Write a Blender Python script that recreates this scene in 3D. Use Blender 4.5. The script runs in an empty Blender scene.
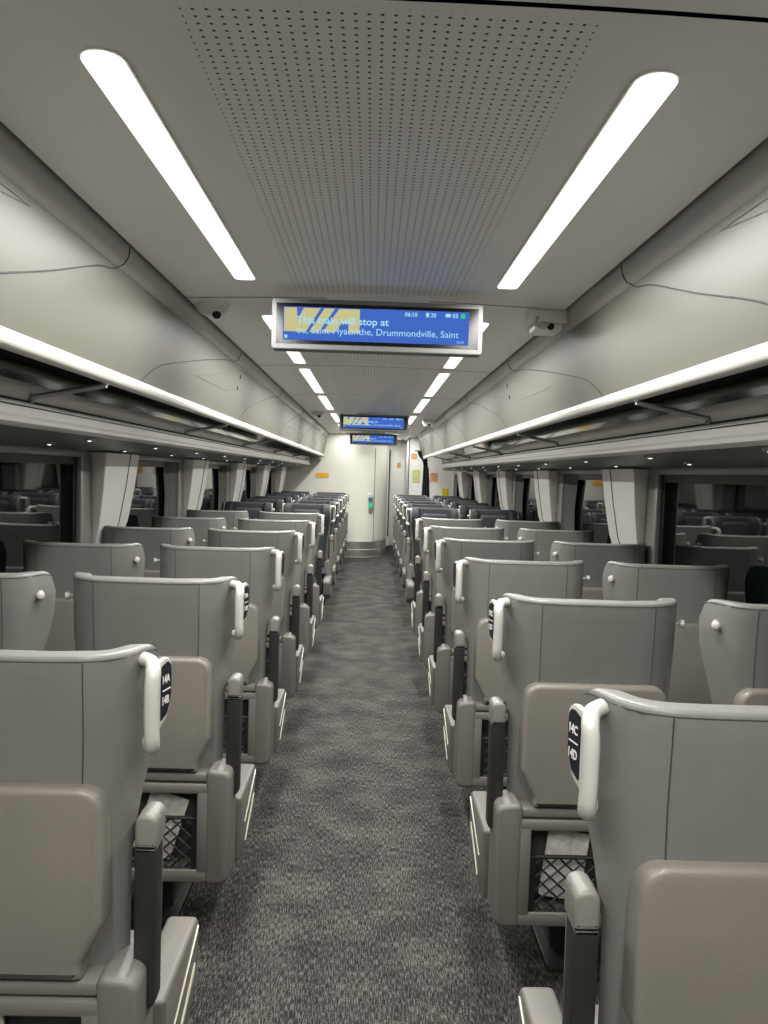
import bpy, bmesh, math, random
from mathutils import Matrix, Vector
random.seed(7)
sc = bpy.context.scene
COL = sc.collection

# ---------------------------------------------------------------- camera, world, exposure
F = 755.0
H = 1.52            # eye height
CX = 0.005
yaw, pit, rol = math.radians(-0.98), math.radians(-2.89), math.radians(-1.75)
def cam_matrix():
    cy, sy = math.cos(yaw), math.sin(yaw); cp, sp = math.cos(pit), math.sin(pit); cr, sr = math.cos(rol), math.sin(rol)
    Ry = Matrix(((cy, -sy, 0), (sy, cy, 0), (0, 0, 1)))
    Rp = Matrix(((1, 0, 0), (0, cp, -sp), (0, sp, cp)))
    Rr = Matrix(((cr, 0, sr), (0, 1, 0), (-sr, 0, cr)))
    M = Ry @ Rp @ Rr
    x, y, z = M.col[0], M.col[1], M.col[2]
    B = Matrix((x, z, -y)).transposed().to_4x4()
    B.translation = (CX, 0, H)
    return B
cd = bpy.data.cameras.new('camera'); cam = bpy.data.objects.new('camera', cd); COL.objects.link(cam)
cd.sensor_fit = 'VERTICAL'; cd.sensor_height = 24; cd.lens = F / 1024 * 24
cd.clip_start = 0.02; cd.clip_end = 100
cam.matrix_world = cam_matrix(); sc.camera = cam
w = bpy.data.worlds.new('night'); sc.world = w; w.use_nodes = True
w.node_tree.nodes['Background'].inputs[0].default_value = (0.004, 0.005, 0.006, 1)
w.node_tree.nodes['Background'].inputs[1].default_value = 1.0
sc.view_settings.view_transform = 'Standard'; sc.view_settings.look = 'None'
sc.view_settings.gamma = 1; sc.view_settings.use_curve_mapping = False
sc.view_settings.exposure = 0.0
STRIP = 1.6         # brightness of the visible diffusers
LAMP_W = 33.0       # watts of each ceiling strip
LAMP_SPREAD = 165   # degrees

# ---------------------------------------------------------------- materials
def srgb(r, g, b):
    f = lambda c: (c / 255 / 12.92) if c / 255 <= 0.04045 else ((c / 255 + 0.055) / 1.055) ** 2.4
    return (f(r), f(g), f(b), 1)
def mat(name, col, rough=0.5, metal=0.0, spec=0.5, bump=None, vary=None, coat=0.0):
    m = bpy.data.materials.new(name); m.use_nodes = True
    nt = m.node_tree; b = nt.nodes['Principled BSDF']
    b.inputs['Base Color'].default_value = col
    b.inputs['Roughness'].default_value = rough
    b.inputs['Metallic'].default_value = metal
    b.inputs['Specular IOR Level'].default_value = spec
    b.inputs['Coat Weight'].default_value = coat
    tc = nt.nodes.new('ShaderNodeTexCoord')
    if vary:
        sc_, amt = vary
        n = nt.nodes.new('ShaderNodeTexNoise'); n.inputs['Scale'].default_value = sc_; n.inputs['Detail'].default_value = 3
        nt.links.new(tc.outputs['Object'], n.inputs['Vector'])
        r = nt.nodes.new('ShaderNodeMapRange')
        r.inputs['From Min'].default_value = 0.3; r.inputs['From Max'].default_value = 0.7
        r.inputs['To Min'].default_value = 1 - amt; r.inputs['To Max'].default_value = 1 + amt
        nt.links.new(n.outputs['Fac'], r.inputs['Value'])
        mx = nt.nodes.new('ShaderNodeVectorMath'); mx.operation = 'SCALE'
        mx.inputs[0].default_value = col[:3]
        nt.links.new(r.outputs['Result'], mx.inputs['Scale'])
        nt.links.new(mx.outputs['Vector'], b.inputs['Base Color'])
    if bump:
        bs, bd = bump
        n = nt.nodes.new('ShaderNodeTexNoise'); n.inputs['Scale'].default_value = bs; n.inputs['Detail'].default_value = 2
        nt.links.new(tc.outputs['Object'], n.inputs['Vector'])
        bp = nt.nodes.new('ShaderNodeBump'); bp.inputs['Strength'].default_value = bd; bp.inputs['Distance'].default_value = 0.002
        nt.links.new(n.outputs['Fac'], bp.inputs['Height']); nt.links.new(bp.outputs['Normal'], b.inputs['Normal'])
    return m
def emit(name, col, s):
    m = bpy.data.materials.new(name); m.use_nodes = True
    nt = m.node_tree; nt.nodes.clear()
    e = nt.nodes.new('ShaderNodeEmission'); o = nt.nodes.new('ShaderNodeOutputMaterial')
    e.inputs[0].default_value = col; e.inputs[1].default_value = s
    nt.links.new(e.outputs[0], o.inputs[0]); return m

M = {}
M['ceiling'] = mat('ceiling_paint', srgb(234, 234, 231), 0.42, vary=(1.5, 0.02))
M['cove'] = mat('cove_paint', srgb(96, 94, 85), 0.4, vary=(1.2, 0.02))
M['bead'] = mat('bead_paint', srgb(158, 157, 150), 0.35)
M['rail'] = mat('rail_enamel', srgb(184, 182, 172), 0.3)
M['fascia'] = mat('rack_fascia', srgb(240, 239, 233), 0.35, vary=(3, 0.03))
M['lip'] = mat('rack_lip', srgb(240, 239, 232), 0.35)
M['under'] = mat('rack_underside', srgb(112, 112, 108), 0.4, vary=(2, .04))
M['rackdark'] = mat('rack_smoked_mirror', srgb(158, 161, 162), 0.07, metal=0.95)
M['white'] = mat('white_laminate', srgb(248, 246, 238), 0.4, vary=(2.5, 0.02))
M['wallgrey'] = mat('grey_wall_liner', srgb(150, 148, 140), 0.45)
M['frame'] = mat('window_frame_grey', srgb(165, 165, 160), 0.35, metal=0.3)
M['gasket'] = mat('black_rubber', srgb(14, 14, 15), 0.4)
M['line'] = mat('dark_gap', srgb(30, 30, 29), 0.7)
M['joint'] = mat('joint_gap', srgb(52, 51, 48), 0.7)
M['device'] = mat('display_housing', srgb(132, 132, 129), 0.6)
M['softline'] = mat('soft_gap', srgb(105, 103, 96), 0.7)
M['glass'] = mat('night_window_glass', (0.006, 0.008, 0.009, 1), 0.03, spec=0.9)
M['leather'] = mat('grey_leather', srgb(108, 108, 102), 0.42, bump=(350, 0.25), vary=(9, 0.05))
M['tan'] = mat('taupe_leather', srgb(117, 112, 103), 0.38, bump=(300, 0.2), vary=(7, 0.04))
M['plastic'] = mat('taupe_plastic', srgb(107, 103, 96), 0.5, bump=(500, 0.12), vary=(6, 0.03))
M['armcap'] = mat('armrest_cap', srgb(118, 114, 106), 0.4)
M['armdark'] = mat('armrest_underside', srgb(40, 40, 38), 0.4)
M['seam'] = mat('seam_thread', srgb(58, 57, 53), 0.7)
M['fabric'] = mat('charcoal_fabric', srgb(46, 47, 49), 0.8, bump=(600, 0.4), vary=(20, 0.15))
M['handle'] = mat('white_handle', srgb(184, 182, 173), 0.3)
M['plate'] = mat('number_plate', srgb(30, 32, 36), 0.3)
M['plateink'] = mat('number_ink', srgb(225, 225, 220), 0.5)
M['cord'] = mat('net_cord', srgb(12, 12, 12), 0.6)
M['pocket'] = mat('pocket_dark', srgb(70, 68, 64), 0.5)
M['steel'] = mat('brushed_steel', srgb(176, 174, 168), 0.32, metal=0.8, bump=(200, 0.2))
M['slot'] = mat('pale_trim', srgb(214, 208, 188), 0.4)
M['rod'] = mat('rack_rod', srgb(170, 170, 166), 0.3, metal=0.6)
M['curtain'] = mat('window_curtain', srgb(112, 112, 106), 0.85)
M['drape'] = mat('black_drape', srgb(34, 36, 42), 0.85)
M['led'] = emit('strip_led', (1.0, 0.975, 0.90, 1), STRIP)
M['spot'] = emit('reading_led', (0.75, 0.9, 1.0, 1), 2.2)
M['screen'] = emit('screen_blue', srgb(70, 108, 200), 0.95)
M['logo'] = emit('screen_yellow', srgb(200, 194, 140), 1.0)
M['text'] = emit('screen_text', srgb(165, 222, 248), 1.0)
M['green'] = emit('green_lamp', srgb(40, 190, 120), 1.3)
M['teal'] = emit('teal_lamp', srgb(60, 110, 130), 1.0)
M['cambody'] = mat('device_plastic', srgb(226, 225, 221), 0.35)
M['black'] = mat('black_gloss', srgb(8, 8, 9), 0.2)
M['paper'] = mat('printed_paper', srgb(210, 205, 195), 0.5, vary=(40, 0.25))
M['orange'] = mat('orange_sign', srgb(232, 168, 20), 0.5)
M['salmon'] = mat('salmon_notice', srgb(226, 170, 120), 0.5)
M['lime'] = mat('lime_notice', srgb(214, 212, 140), 0.5, vary=(30, 0.15))
M['yellow'] = mat('yellow_notice', srgb(240, 214, 60), 0.5)

def carpet():
    m = bpy.data.materials.new('woven_carpet'); m.use_nodes = True
    nt = m.node_tree; b = nt.nodes['Principled BSDF']; b.inputs['Roughness'].default_value = 0.95
    b.inputs['Specular IOR Level'].default_value = 0.1
    tc = nt.nodes.new('ShaderNodeTexCoord')
    def noise(scale, sx, sy, detail=2):
        mp = nt.nodes.new('ShaderNodeMapping'); mp.inputs['Scale'].default_value = (sx, sy, 1)
        n = nt.nodes.new('ShaderNodeTexNoise'); n.inputs['Scale'].default_value = scale; n.inputs['Detail'].default_value = detail
        nt.links.new(tc.outputs['Object'], mp.inputs[0]); nt.links.new(mp.outputs[0], n.inputs['Vector']); return n.outputs['Fac']
    def mth(op, a, b_):
        n = nt.nodes.new('ShaderNodeMath'); n.operation = op
        for i, v in enumerate((a, b_)):
            if hasattr(v, 'is_linked'): nt.links.new(v, n.inputs[i])
            else: n.inputs[i].default_value = v
        return n.outputs[0]
    lng = noise(1, 340, 34)        # lengthwise flecks
    crs = noise(1, 75, 300)        # crosswise flecks
    big = noise(5, 1, 1, 3)
    mix = mth('ADD', mth('MULTIPLY', lng, 0.72), mth('MULTIPLY', crs, 0.28))
    mix = mth('ADD', mix, mth('MULTIPLY', mth('SUBTRACT', big, 0.5), 0.22))
    cr = nt.nodes.new('ShaderNodeValToRGB')
    e = cr.color_ramp.elements
    e[0].position = 0.40; e[0].color = srgb(33, 32, 31)
    e[1].position = 0.60; e[1].color = srgb(95, 92, 86)
    k = e.new(0.50); k.color = srgb(52, 51, 48)
    nt.links.new(mix, cr.inputs[0]); nt.links.new(cr.outputs[0], b.inputs['Base Color'])
    bp = nt.nodes.new('ShaderNodeBump'); bp.inputs['Strength'].default_value = 0.5; bp.inputs['Distance'].default_value = 0.003
    nt.links.new(mix, bp.inputs['Height']); nt.links.new(bp.outputs[0], b.inputs['Normal'])
    return m
M['partition'] = mat('partition_laminate', srgb(218, 216, 202), 0.4, vary=(2.5, 0.02))
M['carpet'] = carpet()
def perforated():
    m = M['ceiling'].copy(); m.name = 'perforated_ceiling'; nt = m.node_tree; b = nt.nodes['Principled BSDF']
    src = b.inputs['Base Color'].links[0].from_socket
    tc = nt.nodes.new('ShaderNodeTexCoord'); sep = nt.nodes.new('ShaderNodeSeparateXYZ')
    nt.links.new(tc.outputs['Object'], sep.inputs[0])
    def mth(op, a, b_=0.0, c=None):
        n = nt.nodes.new('ShaderNodeMath'); n.operation = op
        for i, v in enumerate((a, b_)):
            if hasattr(v, 'is_linked'): nt.links.new(v, n.inputs[i])
            else: n.inputs[i].default_value = v
        return n.outputs[0]
    P = 0.0212
    fx = mth('SUBTRACT', mth('FRACT', mth('ADD', mth('DIVIDE', sep.outputs[0], P), 100.5)), 0.5)
    fy = mth('SUBTRACT', mth('FRACT', mth('ADD', mth('DIVIDE', sep.outputs[1], P * 0.9), 100.5)), 0.5)
    d = mth('ADD', mth('MULTIPLY', fx, fx), mth('MULTIPLY', fy, fy))
    hole = mth('LESS_THAN', d, 0.0225)
    mx = nt.nodes.new('ShaderNodeMix'); mx.data_type = 'RGBA'
    nt.links.new(hole, mx.inputs[0]); nt.links.new(src, mx.inputs[6]); mx.inputs[7].default_value = srgb(48, 48, 46)
    nt.links.new(mx.outputs[2], b.inputs['Base Color'])
    return m
M['perf'] = perforated()

# ---------------------------------------------------------------- mesh helpers
def obj(name, bm, m, parent=None, smooth=False, kind=None, loc=None, recalc=True):
    if recalc: bmesh.ops.recalc_face_normals(bm, faces=bm.faces)
    me = bpy.data.meshes.new(name); bm.to_mesh(me); bm.free()
    for x in (m if isinstance(m, (list, tuple)) else [m]): me.materials.append(x)
    if smooth:
        for p in me.polygons: p.use_smooth = True
        me.set_sharp_from_angle(angle=math.radians(38))
    o = bpy.data.objects.new(name, me); COL.objects.link(o)
    if parent: o.parent = parent
    if loc: o.location = loc
    if kind: o['kind'] = kind
    return o
def empty(name, label, cat, loc=(0, 0, 0), group=None, rz=0):
    o = bpy.data.objects.new(name, None); COL.objects.link(o); o.location = loc; o.rotation_euler = (0, 0, rz)
    o.empty_display_size = 0.1
    o['label'] = label; o['category'] = cat
    if group: o['group'] = group
    return o
def tag(o, label, cat, group=None):
    o['label'] = label; o['category'] = cat
    if group: o['group'] = group
    return o
def loft(bm, rings, closed=True, cap=True):
    rs = [[bm.verts.new(p) for p in r] for r in rings]
    n = len(rs[0])
    for a, b in zip(rs, rs[1:]):
        for i in range(n if closed else n - 1):
            j = (i + 1) % n
            bm.faces.new((a[i], a[j], b[j], b[i]))
    if cap and closed:
        bm.faces.new(rs[0]); bm.faces.new(rs[-1])
    return rs
def box(bm, x0, x1, y0, y1, z0, z1, bev=0.0, seg=2):
    vs = [bm.verts.new((x, y, z)) for x in (x0, x1) for y in (y0, y1) for z in (z0, z1)]
    idx = ((0, 1, 3, 2), (4, 6, 7, 5), (0, 4, 5, 1), (2, 3, 7, 6), (0, 2, 6, 4), (1, 5, 7, 3))
    fs = [bm.faces.new([vs[i] for i in f]) for f in idx]
    if bev > 0:
        es = list({e for f in fs for e in f.edges})
        bmesh.ops.bevel(bm, geom=es, offset=bev, segments=seg, profile=0.5, affect='EDGES')
def boxed(name, x0, x1, y0, y1, z0, z1, m, parent=None, bev=0.0, kind=None, seg=2):
    bm = bmesh.new(); box(bm, x0, x1, y0, y1, z0, z1, bev, seg)
    return obj(name, bm, m, parent, smooth=bev > 0, kind=kind)
def rounded(pts, rad, seg=5):
    """round the corners of a 2D polygon; rad a number or a list"""
    out = []; n = len(pts)
    for i in range(n):
        p = Vector(pts[i]); a = Vector(pts[i - 1]); b = Vector(pts[(i + 1) % n])
        r = rad[i] if isinstance(rad, (list, tuple)) else rad
        if r <= 0: out.append(tuple(p)); continue
        u = (a - p).normalized(); v = (b - p).normalized()
        ang = u.angle(v); t = r / math.tan(ang / 2)
        t = min(t, (a - p).length * 0.49, (b - p).length * 0.49); r2 = t * math.tan(ang / 2)
        c = p + (u + v).normalized() * (r2 / math.sin(ang / 2))
        s = p + u * t - c; e = p + v * t - c
        a0 = math.atan2(s.y, s.x); a1 = math.atan2(e.y, e.x); da = a1 - a0
        while da > math.pi: da -= 2 * math.pi
        while da < -math.pi: da += 2 * math.pi
        for k in range(seg + 1):
            t_ = a0 + da * k / seg; out.append((c.x + r2 * math.cos(t_), c.y + r2 * math.sin(t_)))
    return out
def inset(pts, d):
    n = len(pts); out = []
    area = sum(pts[i][0] * pts[(i + 1) % n][1] - pts[(i + 1) % n][0] * pts[i][1] for i in range(n))
    s = 1 if area > 0 else -1
    for i in range(n):
        p = Vector(pts[i]); a = Vector(pts[i - 1]); b = Vector(pts[(i + 1) % n])
        e1 = (p - a); e2 = (b - p)
        if e1.length < 1e-9: e1 = e2
        if e2.length < 1e-9: e2 = e1
        e1 = e1.normalized(); e2 = e2.normalized()
        n1 = Vector((-e1.y, e1.x)); n2 = Vector((-e2.y, e2.x)); nn = (n1 + n2)
        nn = nn.normalized() if nn.length > 1e-6 else n1
        k = d / max(0.5, nn.dot(n1)); q = p + nn * k * s; out.append((q.x, q.y))
    return out
AX = {'y': lambda u, v, t: (u, t, v), 'x': lambda u, v, t: (t, u, v), 'z': lambda u, v, t: (u, v, t)}
def prism(bm, pts, t0, t1, bev=0.0, axis='y', seg=3, both=True):
    """2D outline pushed along an axis from t0 to t1, edges rounded at t0 (and t1)"""
    f = AX[axis]; d = 1 if t1 > t0 else -1; rings = []
    if bev > 0:
        for k in range(seg + 1):
            a = math.pi / 2 * k / seg
            ins = bev * (1 - math.sin(a)); t = t0 + d * bev * (1 - math.cos(a))
            rings.append([f(u, v, t) for u, v in inset(pts, ins)])
    else: rings.append([f(u, v, t0) for u, v in pts])
    if bev > 0 and both:
        for k in range(seg, -1, -1):
            a = math.pi / 2 * k / seg
            ins = bev * (1 - math.sin(a)); t = t1 - d * bev * (1 - math.cos(a))
            rings.append([f(u, v, t) for u, v in inset(pts, ins)])
    else: rings.append([f(u, v, t1) for u, v in pts])
    loft(bm, rings)
def tube(bm, path, r, seg=8, sx=1.0):
    """round tube along a 3D path; r a number or a list"""
    path = [Vector(p) for p in path]; rings = []
    up = Vector((0, 0, 1)); prev = None
    for i, p in enumerate(path):
        t = (path[min(i + 1, len(path) - 1)] - path[max(i - 1, 0)]).normalized()
        if prev is None:
            a = t.cross(up)
            if a.length < 0.1: a = t.cross(Vector((1, 0, 0)))
            a.normalize()
        else:
            a = (prev - t * prev.dot(t)).normalized()
        prev = a; b = t.cross(a)
        rr = r[i] if isinstance(r, (list, tuple)) else r
        rings.append([tuple(p + (a * math.cos(2 * math.pi * k / seg) * sx + b * math.sin(2 * math.pi * k / seg)) * rr) for k in range(seg)])
    loft(bm, rings)
def extrude_y(bm, prof, y0, y1, closed=False):
    """profile of (x, z) points swept along the coach"""
    loft(bm, [[(x, y0, z) for x, z in prof], [(x, y1, z) for x, z in prof]], closed=closed, cap=closed)
def smoothpath(pts, n=6):
    out = []
    P = [Vector(p) for p in pts]
    for i in range(len(P) - 1):
        p0 = P[max(i - 1, 0)]; p1 = P[i]; p2 = P[i + 1]; p3 = P[min(i + 2, len(P) - 1)]
        for k in range(n):
            t = k / n
            out.append(0.5 * ((2 * p1) + (-p0 + p2) * t + (2 * p0 - 5 * p1 + 4 * p2 - p3) * t * t + (-p0 + 3 * p1 - 3 * p2 + p3) * t ** 3))
    out.append(P[-1]); return [tuple(v) for v in out]

# ================================================================= THE SETTING
Y0, Y1 = -2.3, 13.6          # rear of the modelled coach, end partition
YEND = 16.2
ZC = H + 0.70                # flat ceiling
WX = 1.56                    # side wall
floor_ = boxed('floor', -1.75, 1.75, Y0, YEND, -0.05, 0, M['carpet'], kind='structure')

# ceiling: flat centre with perforated middle, one mesh in bays separated by open joints
SEAMS = [Y0, -0.84, 1.178, 3.16, 5.12, 6.95, 8.9, 10.9, 12.8, YEND]
EDGE = 0.78
PW = 0.318
bm = bmesh.new()
for a, b in zip(SEAMS, SEAMS[1:]):
    a += 0.006; b -= 0.006
    ya, yb = a + 0.02, b - 0.09
    xs = [-EDGE, -PW, PW + .0212, EDGE]; ys = [a, ya, yb, b]
    crown = lambda x: 0.018 * (1 - (x / EDGE) ** 2)
    last = b > 13.5
    for i in range(3):
        n = 6 if i == 1 else 4
        for q in range(n):
            xa = xs[i] + (xs[i + 1] - xs[i]) * q / n; xb = xs[i] + (xs[i + 1] - xs[i]) * (q + 1) / n
            for j in range(3):
                vs = [bm.verts.new((x, y, ZC + crown(x))) for x, y in ((xa, ys[j]), (xb, ys[j]), (xb, ys[j + 1]), (xa, ys[j + 1]))]
                f = bm.faces.new(vs); f.smooth = True
                f.material_index = 1 if (i == 1 and j == 1 and not last) else 0
    for s in (-1, 1):       # turned-down edge
        vs = [bm.verts.new(p) for p in ((s * EDGE, a, ZC), (s * EDGE, b, ZC), (s * (EDGE + .003), b, ZC + .05), (s * (EDGE + .003), a, ZC + .05))]
        bm.faces.new(vs)
bmesh.ops.remove_doubles(bm, verts=bm.verts, dist=0.0005)
ceil = obj('ceiling', bm, [M['ceiling'], M['perf']], kind='structure')
boxed('joint_backing', -0.80, 0.80, Y0, YEND, ZC + 0.06, ZC + 0.08, M['line'], ceil)
boxed('ceiling_shell', -1.7, 1.7, Y0, YEND, ZC + 0.12, ZC + 0.2, M['line'], ceil)

# side coves with a rounded bead, S-shaped joints and hatches
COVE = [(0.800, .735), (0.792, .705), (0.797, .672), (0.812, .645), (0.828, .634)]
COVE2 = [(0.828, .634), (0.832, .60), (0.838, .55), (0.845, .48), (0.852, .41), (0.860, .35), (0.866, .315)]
def cove_x(dz):
    pr = COVE + COVE2[1:]
    for (xa, za), (xb, zb) in zip(pr, pr[1:]):
        if zb <= dz <= za: return xa + (xb - xa) * (za - dz) / (za - zb + 1e-9)
    return pr[-1][0] if dz < pr[-1][1] else pr[0][0]
S_JOINT = [(4.52, .70), (4.52, .645), (4.46, .625), (4.30, .613), (3.94, .562), (3.57, .50), (3.1, .415), (2.93, .36), (2.84, .312)]
S_NEAR = [(2.47, .70), (2.47, .645), (2.42, .618), (2.30, .595), (2.0, .50), (1.70, .413), (1.58, .36), (1.52, .312)]
def cove(s, n):
    bm = bmesh.new(); extrude_y(bm, [(s * x, H + z) for x, z in COVE], Y0, 13.55)
    bead = obj('trim_%d' % n, bm, M['bead'], smooth=True, kind='structure')
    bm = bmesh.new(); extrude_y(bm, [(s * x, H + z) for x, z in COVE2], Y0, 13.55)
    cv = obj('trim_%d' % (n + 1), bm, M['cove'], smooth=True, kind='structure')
    bm = bmesh.new()
    k = -2
    while True:
        off = 2.04 * k; k += 1
        if off + 2.8 > 13.4: break
        if off < -3: continue
        path = smoothpath([(0, y, z) for y, z in S_JOINT] if off > -1 else [(0, y - off - (0 if off > -3 else 2.04), z) for y, z in S_NEAR], 5) if True else None
        pts = [(s * (cove_x(p[2]) - 0.0015), min(p[1] + off, 13.5), H + p[2]) for p in path]
        tube(bm, pts, 0.0022 if off < 1 else 0.0028, 6)
    obj('joint', bm, M['joint'], cv)
    bm = bmesh.new(); dots = bmesh.new()
    for off in (-3.90, 0, 3.97, 7.4):
        q = [(3.64, .44), (4.75, .612), (5.75, .612), (4.35, .45), (3.64, .44)]
        for (ya, za), (yb, zb) in zip(q, q[1:]):
            if yb + off > 13.4 or ya + off > 13.4: continue
            pts = []
            for t in range(9):
                y = ya + (yb - ya) * t / 8; z = za + (zb - za) * t / 8
                pts.append((s * (cove_x(z) - 0.0012), y + off, H + z))
            tube(bm, pts, 0.0012, 5)
        for y, z in ((4.75, .575), (4.7, .50)):
            if y + off < 13.3:
                c = Vector((s * (cove_x(z) - 0.001), y + off, H + z))
                tube(dots, [c, c + Vector((-s * 0.003, 0, 0))], 0.012, 10)
    obj('hatch_outline', bm, M['softline'], cv); obj('hatch_lock', dots, M['line'], cv)
    # bright rounded rail at the bottom of the cove
    prof = []
    for q in range(13):
        a = math.pi * 2 * q / 12
        prof.append((s * (0.872 + 0.020 * math.cos(a)), H + 0.292 + 0.026 * math.sin(a)))
    bm = bmesh.new(); extrude_y(bm, prof[:-1], Y0, 13.55 if s < 0 else 12.75, closed=True)
    obj('trim_%d' % (n + 2), bm, M['rail'], smooth=True, kind='structure')
cove(-1, 1); cove(1, 4)

# side walls with window openings
PITCH_W = 2.04
FAR0 = 4.72                                   # far edge of the first visible pillar
WIN = []                                      # (y0, y1) of openings
for k in range(-3, 5):
    f = FAR0 + PITCH_W * k
    WIN.append((f + 0.08, f + PITCH_W - 0.66))
WZ0, WZ1 = 0.74, H + 0.045
def side_wall(s, name):
    bm = bmesh.new(); x0, x1 = sorted((s * WX, s * (WX + .06)))
    yend = 13.6 if s < 0 else 14.6
    box(bm, x0, x1, Y0, yend, 0, WZ0); box(bm, x0, x1, Y0, yend, WZ1, ZC + .15)
    ys = [Y0] + [v for w_ in WIN for v in w_] + [yend]
    for a, b in zip(ys[::2], ys[1::2]):
        if b > a: box(bm, x0, x1, a, b, WZ0, WZ1)
    wl = obj(name, bm, M['wallgrey'], kind='structure')
    # low ledge / heater casing
    bm = bmesh.new()
    extrude_y(bm, [(s * 1.56, 0.71), (s * 1.555, 0.71), (s * 1.552, 0.70), (s * 1.552, 0.30), (s * 1.53, 0.24), (s * 1.53, 0.02)], Y0, yend)
    obj('baseboard_left' if s < 0 else 'baseboard_right', bm, M['wallgrey'], kind='structure')
    return wl
side_wall(-1, 'wall_left'); side_wall(1, 'wall_right')
boxed('wall_back', -1.6, 1.6, Y0 - 0.06, Y0, 0, ZC + .2, M['white'], kind='structure')

wn = 0; tn = 7
def make_window(s, y0, y1, n):
    """dark night pane, black gasket, grey frame and header strip"""
    bm = bmesh.new(); xa, xb = sorted((s * (WX + .045), s * (WX + .055)))
    box(bm, xa, xb, y0, y1, WZ0, WZ1)
    o = obj('window_%d' % n, bm, M['glass'], kind='structure')
    bm = bmesh.new()                       # gasket ring
    g = 0.045; xa, xb = sorted((s * (WX + .012), s * (WX + .045)))
    box(bm, xa, xb, y0, y1, WZ1 - g, WZ1); box(bm, xa, xb, y0, y1, WZ0, WZ0 + g)
    box(bm, xa, xb, y0, y0 + g, WZ0 + g, WZ1 - g); box(bm, xa, xb, y1 - g, y1, WZ0 + g, WZ1 - g)
    obj('gasket', bm, M['gasket'], o)
    bm = bmesh.new()
    g = 0.045; xa, xb = sorted((s * (WX - .014), s * (WX + .012)))
    box(bm, xa, xb, y0 - .02, y1 + g, WZ1 - .004, WZ1 + .03, .004); box(bm, xa, xb, y0 - .02, y1 + g, WZ0 - .03, WZ0 + .004, .004)
    box(bm, xa, xb, y1 - .002, y1 + g, WZ0, WZ1, .004); box(bm, xa, xb, y0 - .03, y0 + .002, WZ0, WZ1, .004)
    obj('window_frame', bm, M['frame'], o, smooth=True)
    return o
def pillar(s, far, n):
    """white flared pillar cover, leaning inwards at the top"""
    bm = bmesh.new(); rings = []
    for z, x, ya, yb in ((0.72, 1.553, far - .44, far - .0), (1.0, 1.551, far - .45, far + .01), (1.13, 1.528, far - .47, far + .02), (1.18, 1.512, far - .48, far + .03), (1.38, 1.480, far - .51, far + .05), (H + .07, 1.455, far - .54, far + .06)):
        e = 0.018
        prof = [(x + 0.11, ya + .06), (x + 0.02, ya + .006), (x + .004, ya + e * .4), (x, ya + e * 1.4), (x, yb - e * 1.4), (x + .004, yb - e * .4), (x + .02, yb), (x + .11, yb)]
        rings.append([(s * px, py, z) for px, py in prof])
    loft(bm, rings, closed=True)
    o = obj('trim_%d' % n, bm, M['white'], smooth=True, kind='structure')
    bm = bmesh.new()                       # vertical joint in the cover
    tube(bm, [(s * 1.5515, far - .17, 0.74), (s * 1.5495, far - .17, 1.0), (s * 1.5265, far - .165, 1.13), (s * 1.5105, far - .16, 1.18), (s * 1.4785, far - .145, 1.38), (s * 1.4535, far - .13, H + .069)], 0.003, 6)
    obj('cover_joint', bm, M['line'], o)
def curtain(s, y1, wdt, label):
    """pleated curtain bunched at the far side of a window"""
    bm = bmesh.new(); rings = []
    N = 40
    for z, ww in ((WZ0 + .03, wdt), (1.05, wdt * .86), (1.3, wdt * .8), (WZ1 - .01, wdt)):
        ring = []
        for q in range(N + 1):
            t = q / N; y = y1 - ww + ww * t
            ring.append((s * (WX + .010 + .010 * math.cos(t * math.pi * 14)), y, z))
        for q in range(N, -1, -1):
            t = q / N; y = y1 - ww + ww * t
            ring.append((s * (WX + .014 + .010 * math.cos(t * math.pi * 14)), y, z))
        rings.append(ring)
    loft(bm, rings)
    o = obj('curtain', bm, M['curtain'], smooth=True)
    return tag(o, label, 'curtain', 'window curtains')
ORD = ['first', 'second', 'third', 'fourth', 'fifth', 'sixth', 'seventh', 'eighth']
for s in (-1, 1):
    side = 'left' if s < 0 else 'right'
    vis = 0
    for k, (a, b) in enumerate(WIN):
        wn += 1
        make_window(s, a, b, wn)
        if a > 2:
            if vis:
                curtain(s, b - 0.004, 0.34 if vis else 0.2, 'grey pleated curtain at the %s window in view along the %s side' % (ORD[vis], side))
            vis += 1
    for k in range(-3, 6):
        far = FAR0 + PITCH_W * k
        if far > (13.6 if s < 0 else 14.6) or far - .66 < Y0: continue
        pillar(s, far, tn); tn += 1

# end partition: flat from the left wall, bulging away on the right
ARC = smoothpath([(-1.58, 13.60, 0), (-0.75, 13.60, 0), (-0.42, 13.58, 0), (-0.15, 13.60, 0), (0.03, 13.70, 0), (0.18, 13.92, 0), (0.27, 14.2, 0), (0.30, 14.6, 0)], 6)
def arc_slab(bm, i0, i1, z0, z1, out, thick):
    pts = ARC[i0:i1]; fr = []; bk = []
    for i, p in enumerate(pts):
        a = Vector(pts[max(i - 1, 0)]); b = Vector(pts[min(i + 1, len(pts) - 1)]); t = (b - a).normalized()
        nrm = Vector((t.y, -t.x, 0)); q = Vector(p)
        fr.append(q + nrm * out); bk.append(q + nrm * (out - thick))
    loop = fr + bk[::-1]
    loft(bm, [[(v.x, v.y, z0) for v in loop], [(v.x, v.y, z1) for v in loop]])
bm = bmesh.new(); arc_slab(bm, 0, len(ARC), 0, ZC + .02, 0, .05)
wf = obj('wall_far', bm, M['partition'], smooth=True, kind='structure')
bm = bmesh.new(); arc_slab(bm, 0, len(ARC), 0.02, 0.135, .008, .01); arc_slab(bm, 0, len(ARC), .155, .285, .008, .01)
obj('baseboard_far', bm, M['steel'], smooth=True, kind='structure')
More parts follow.
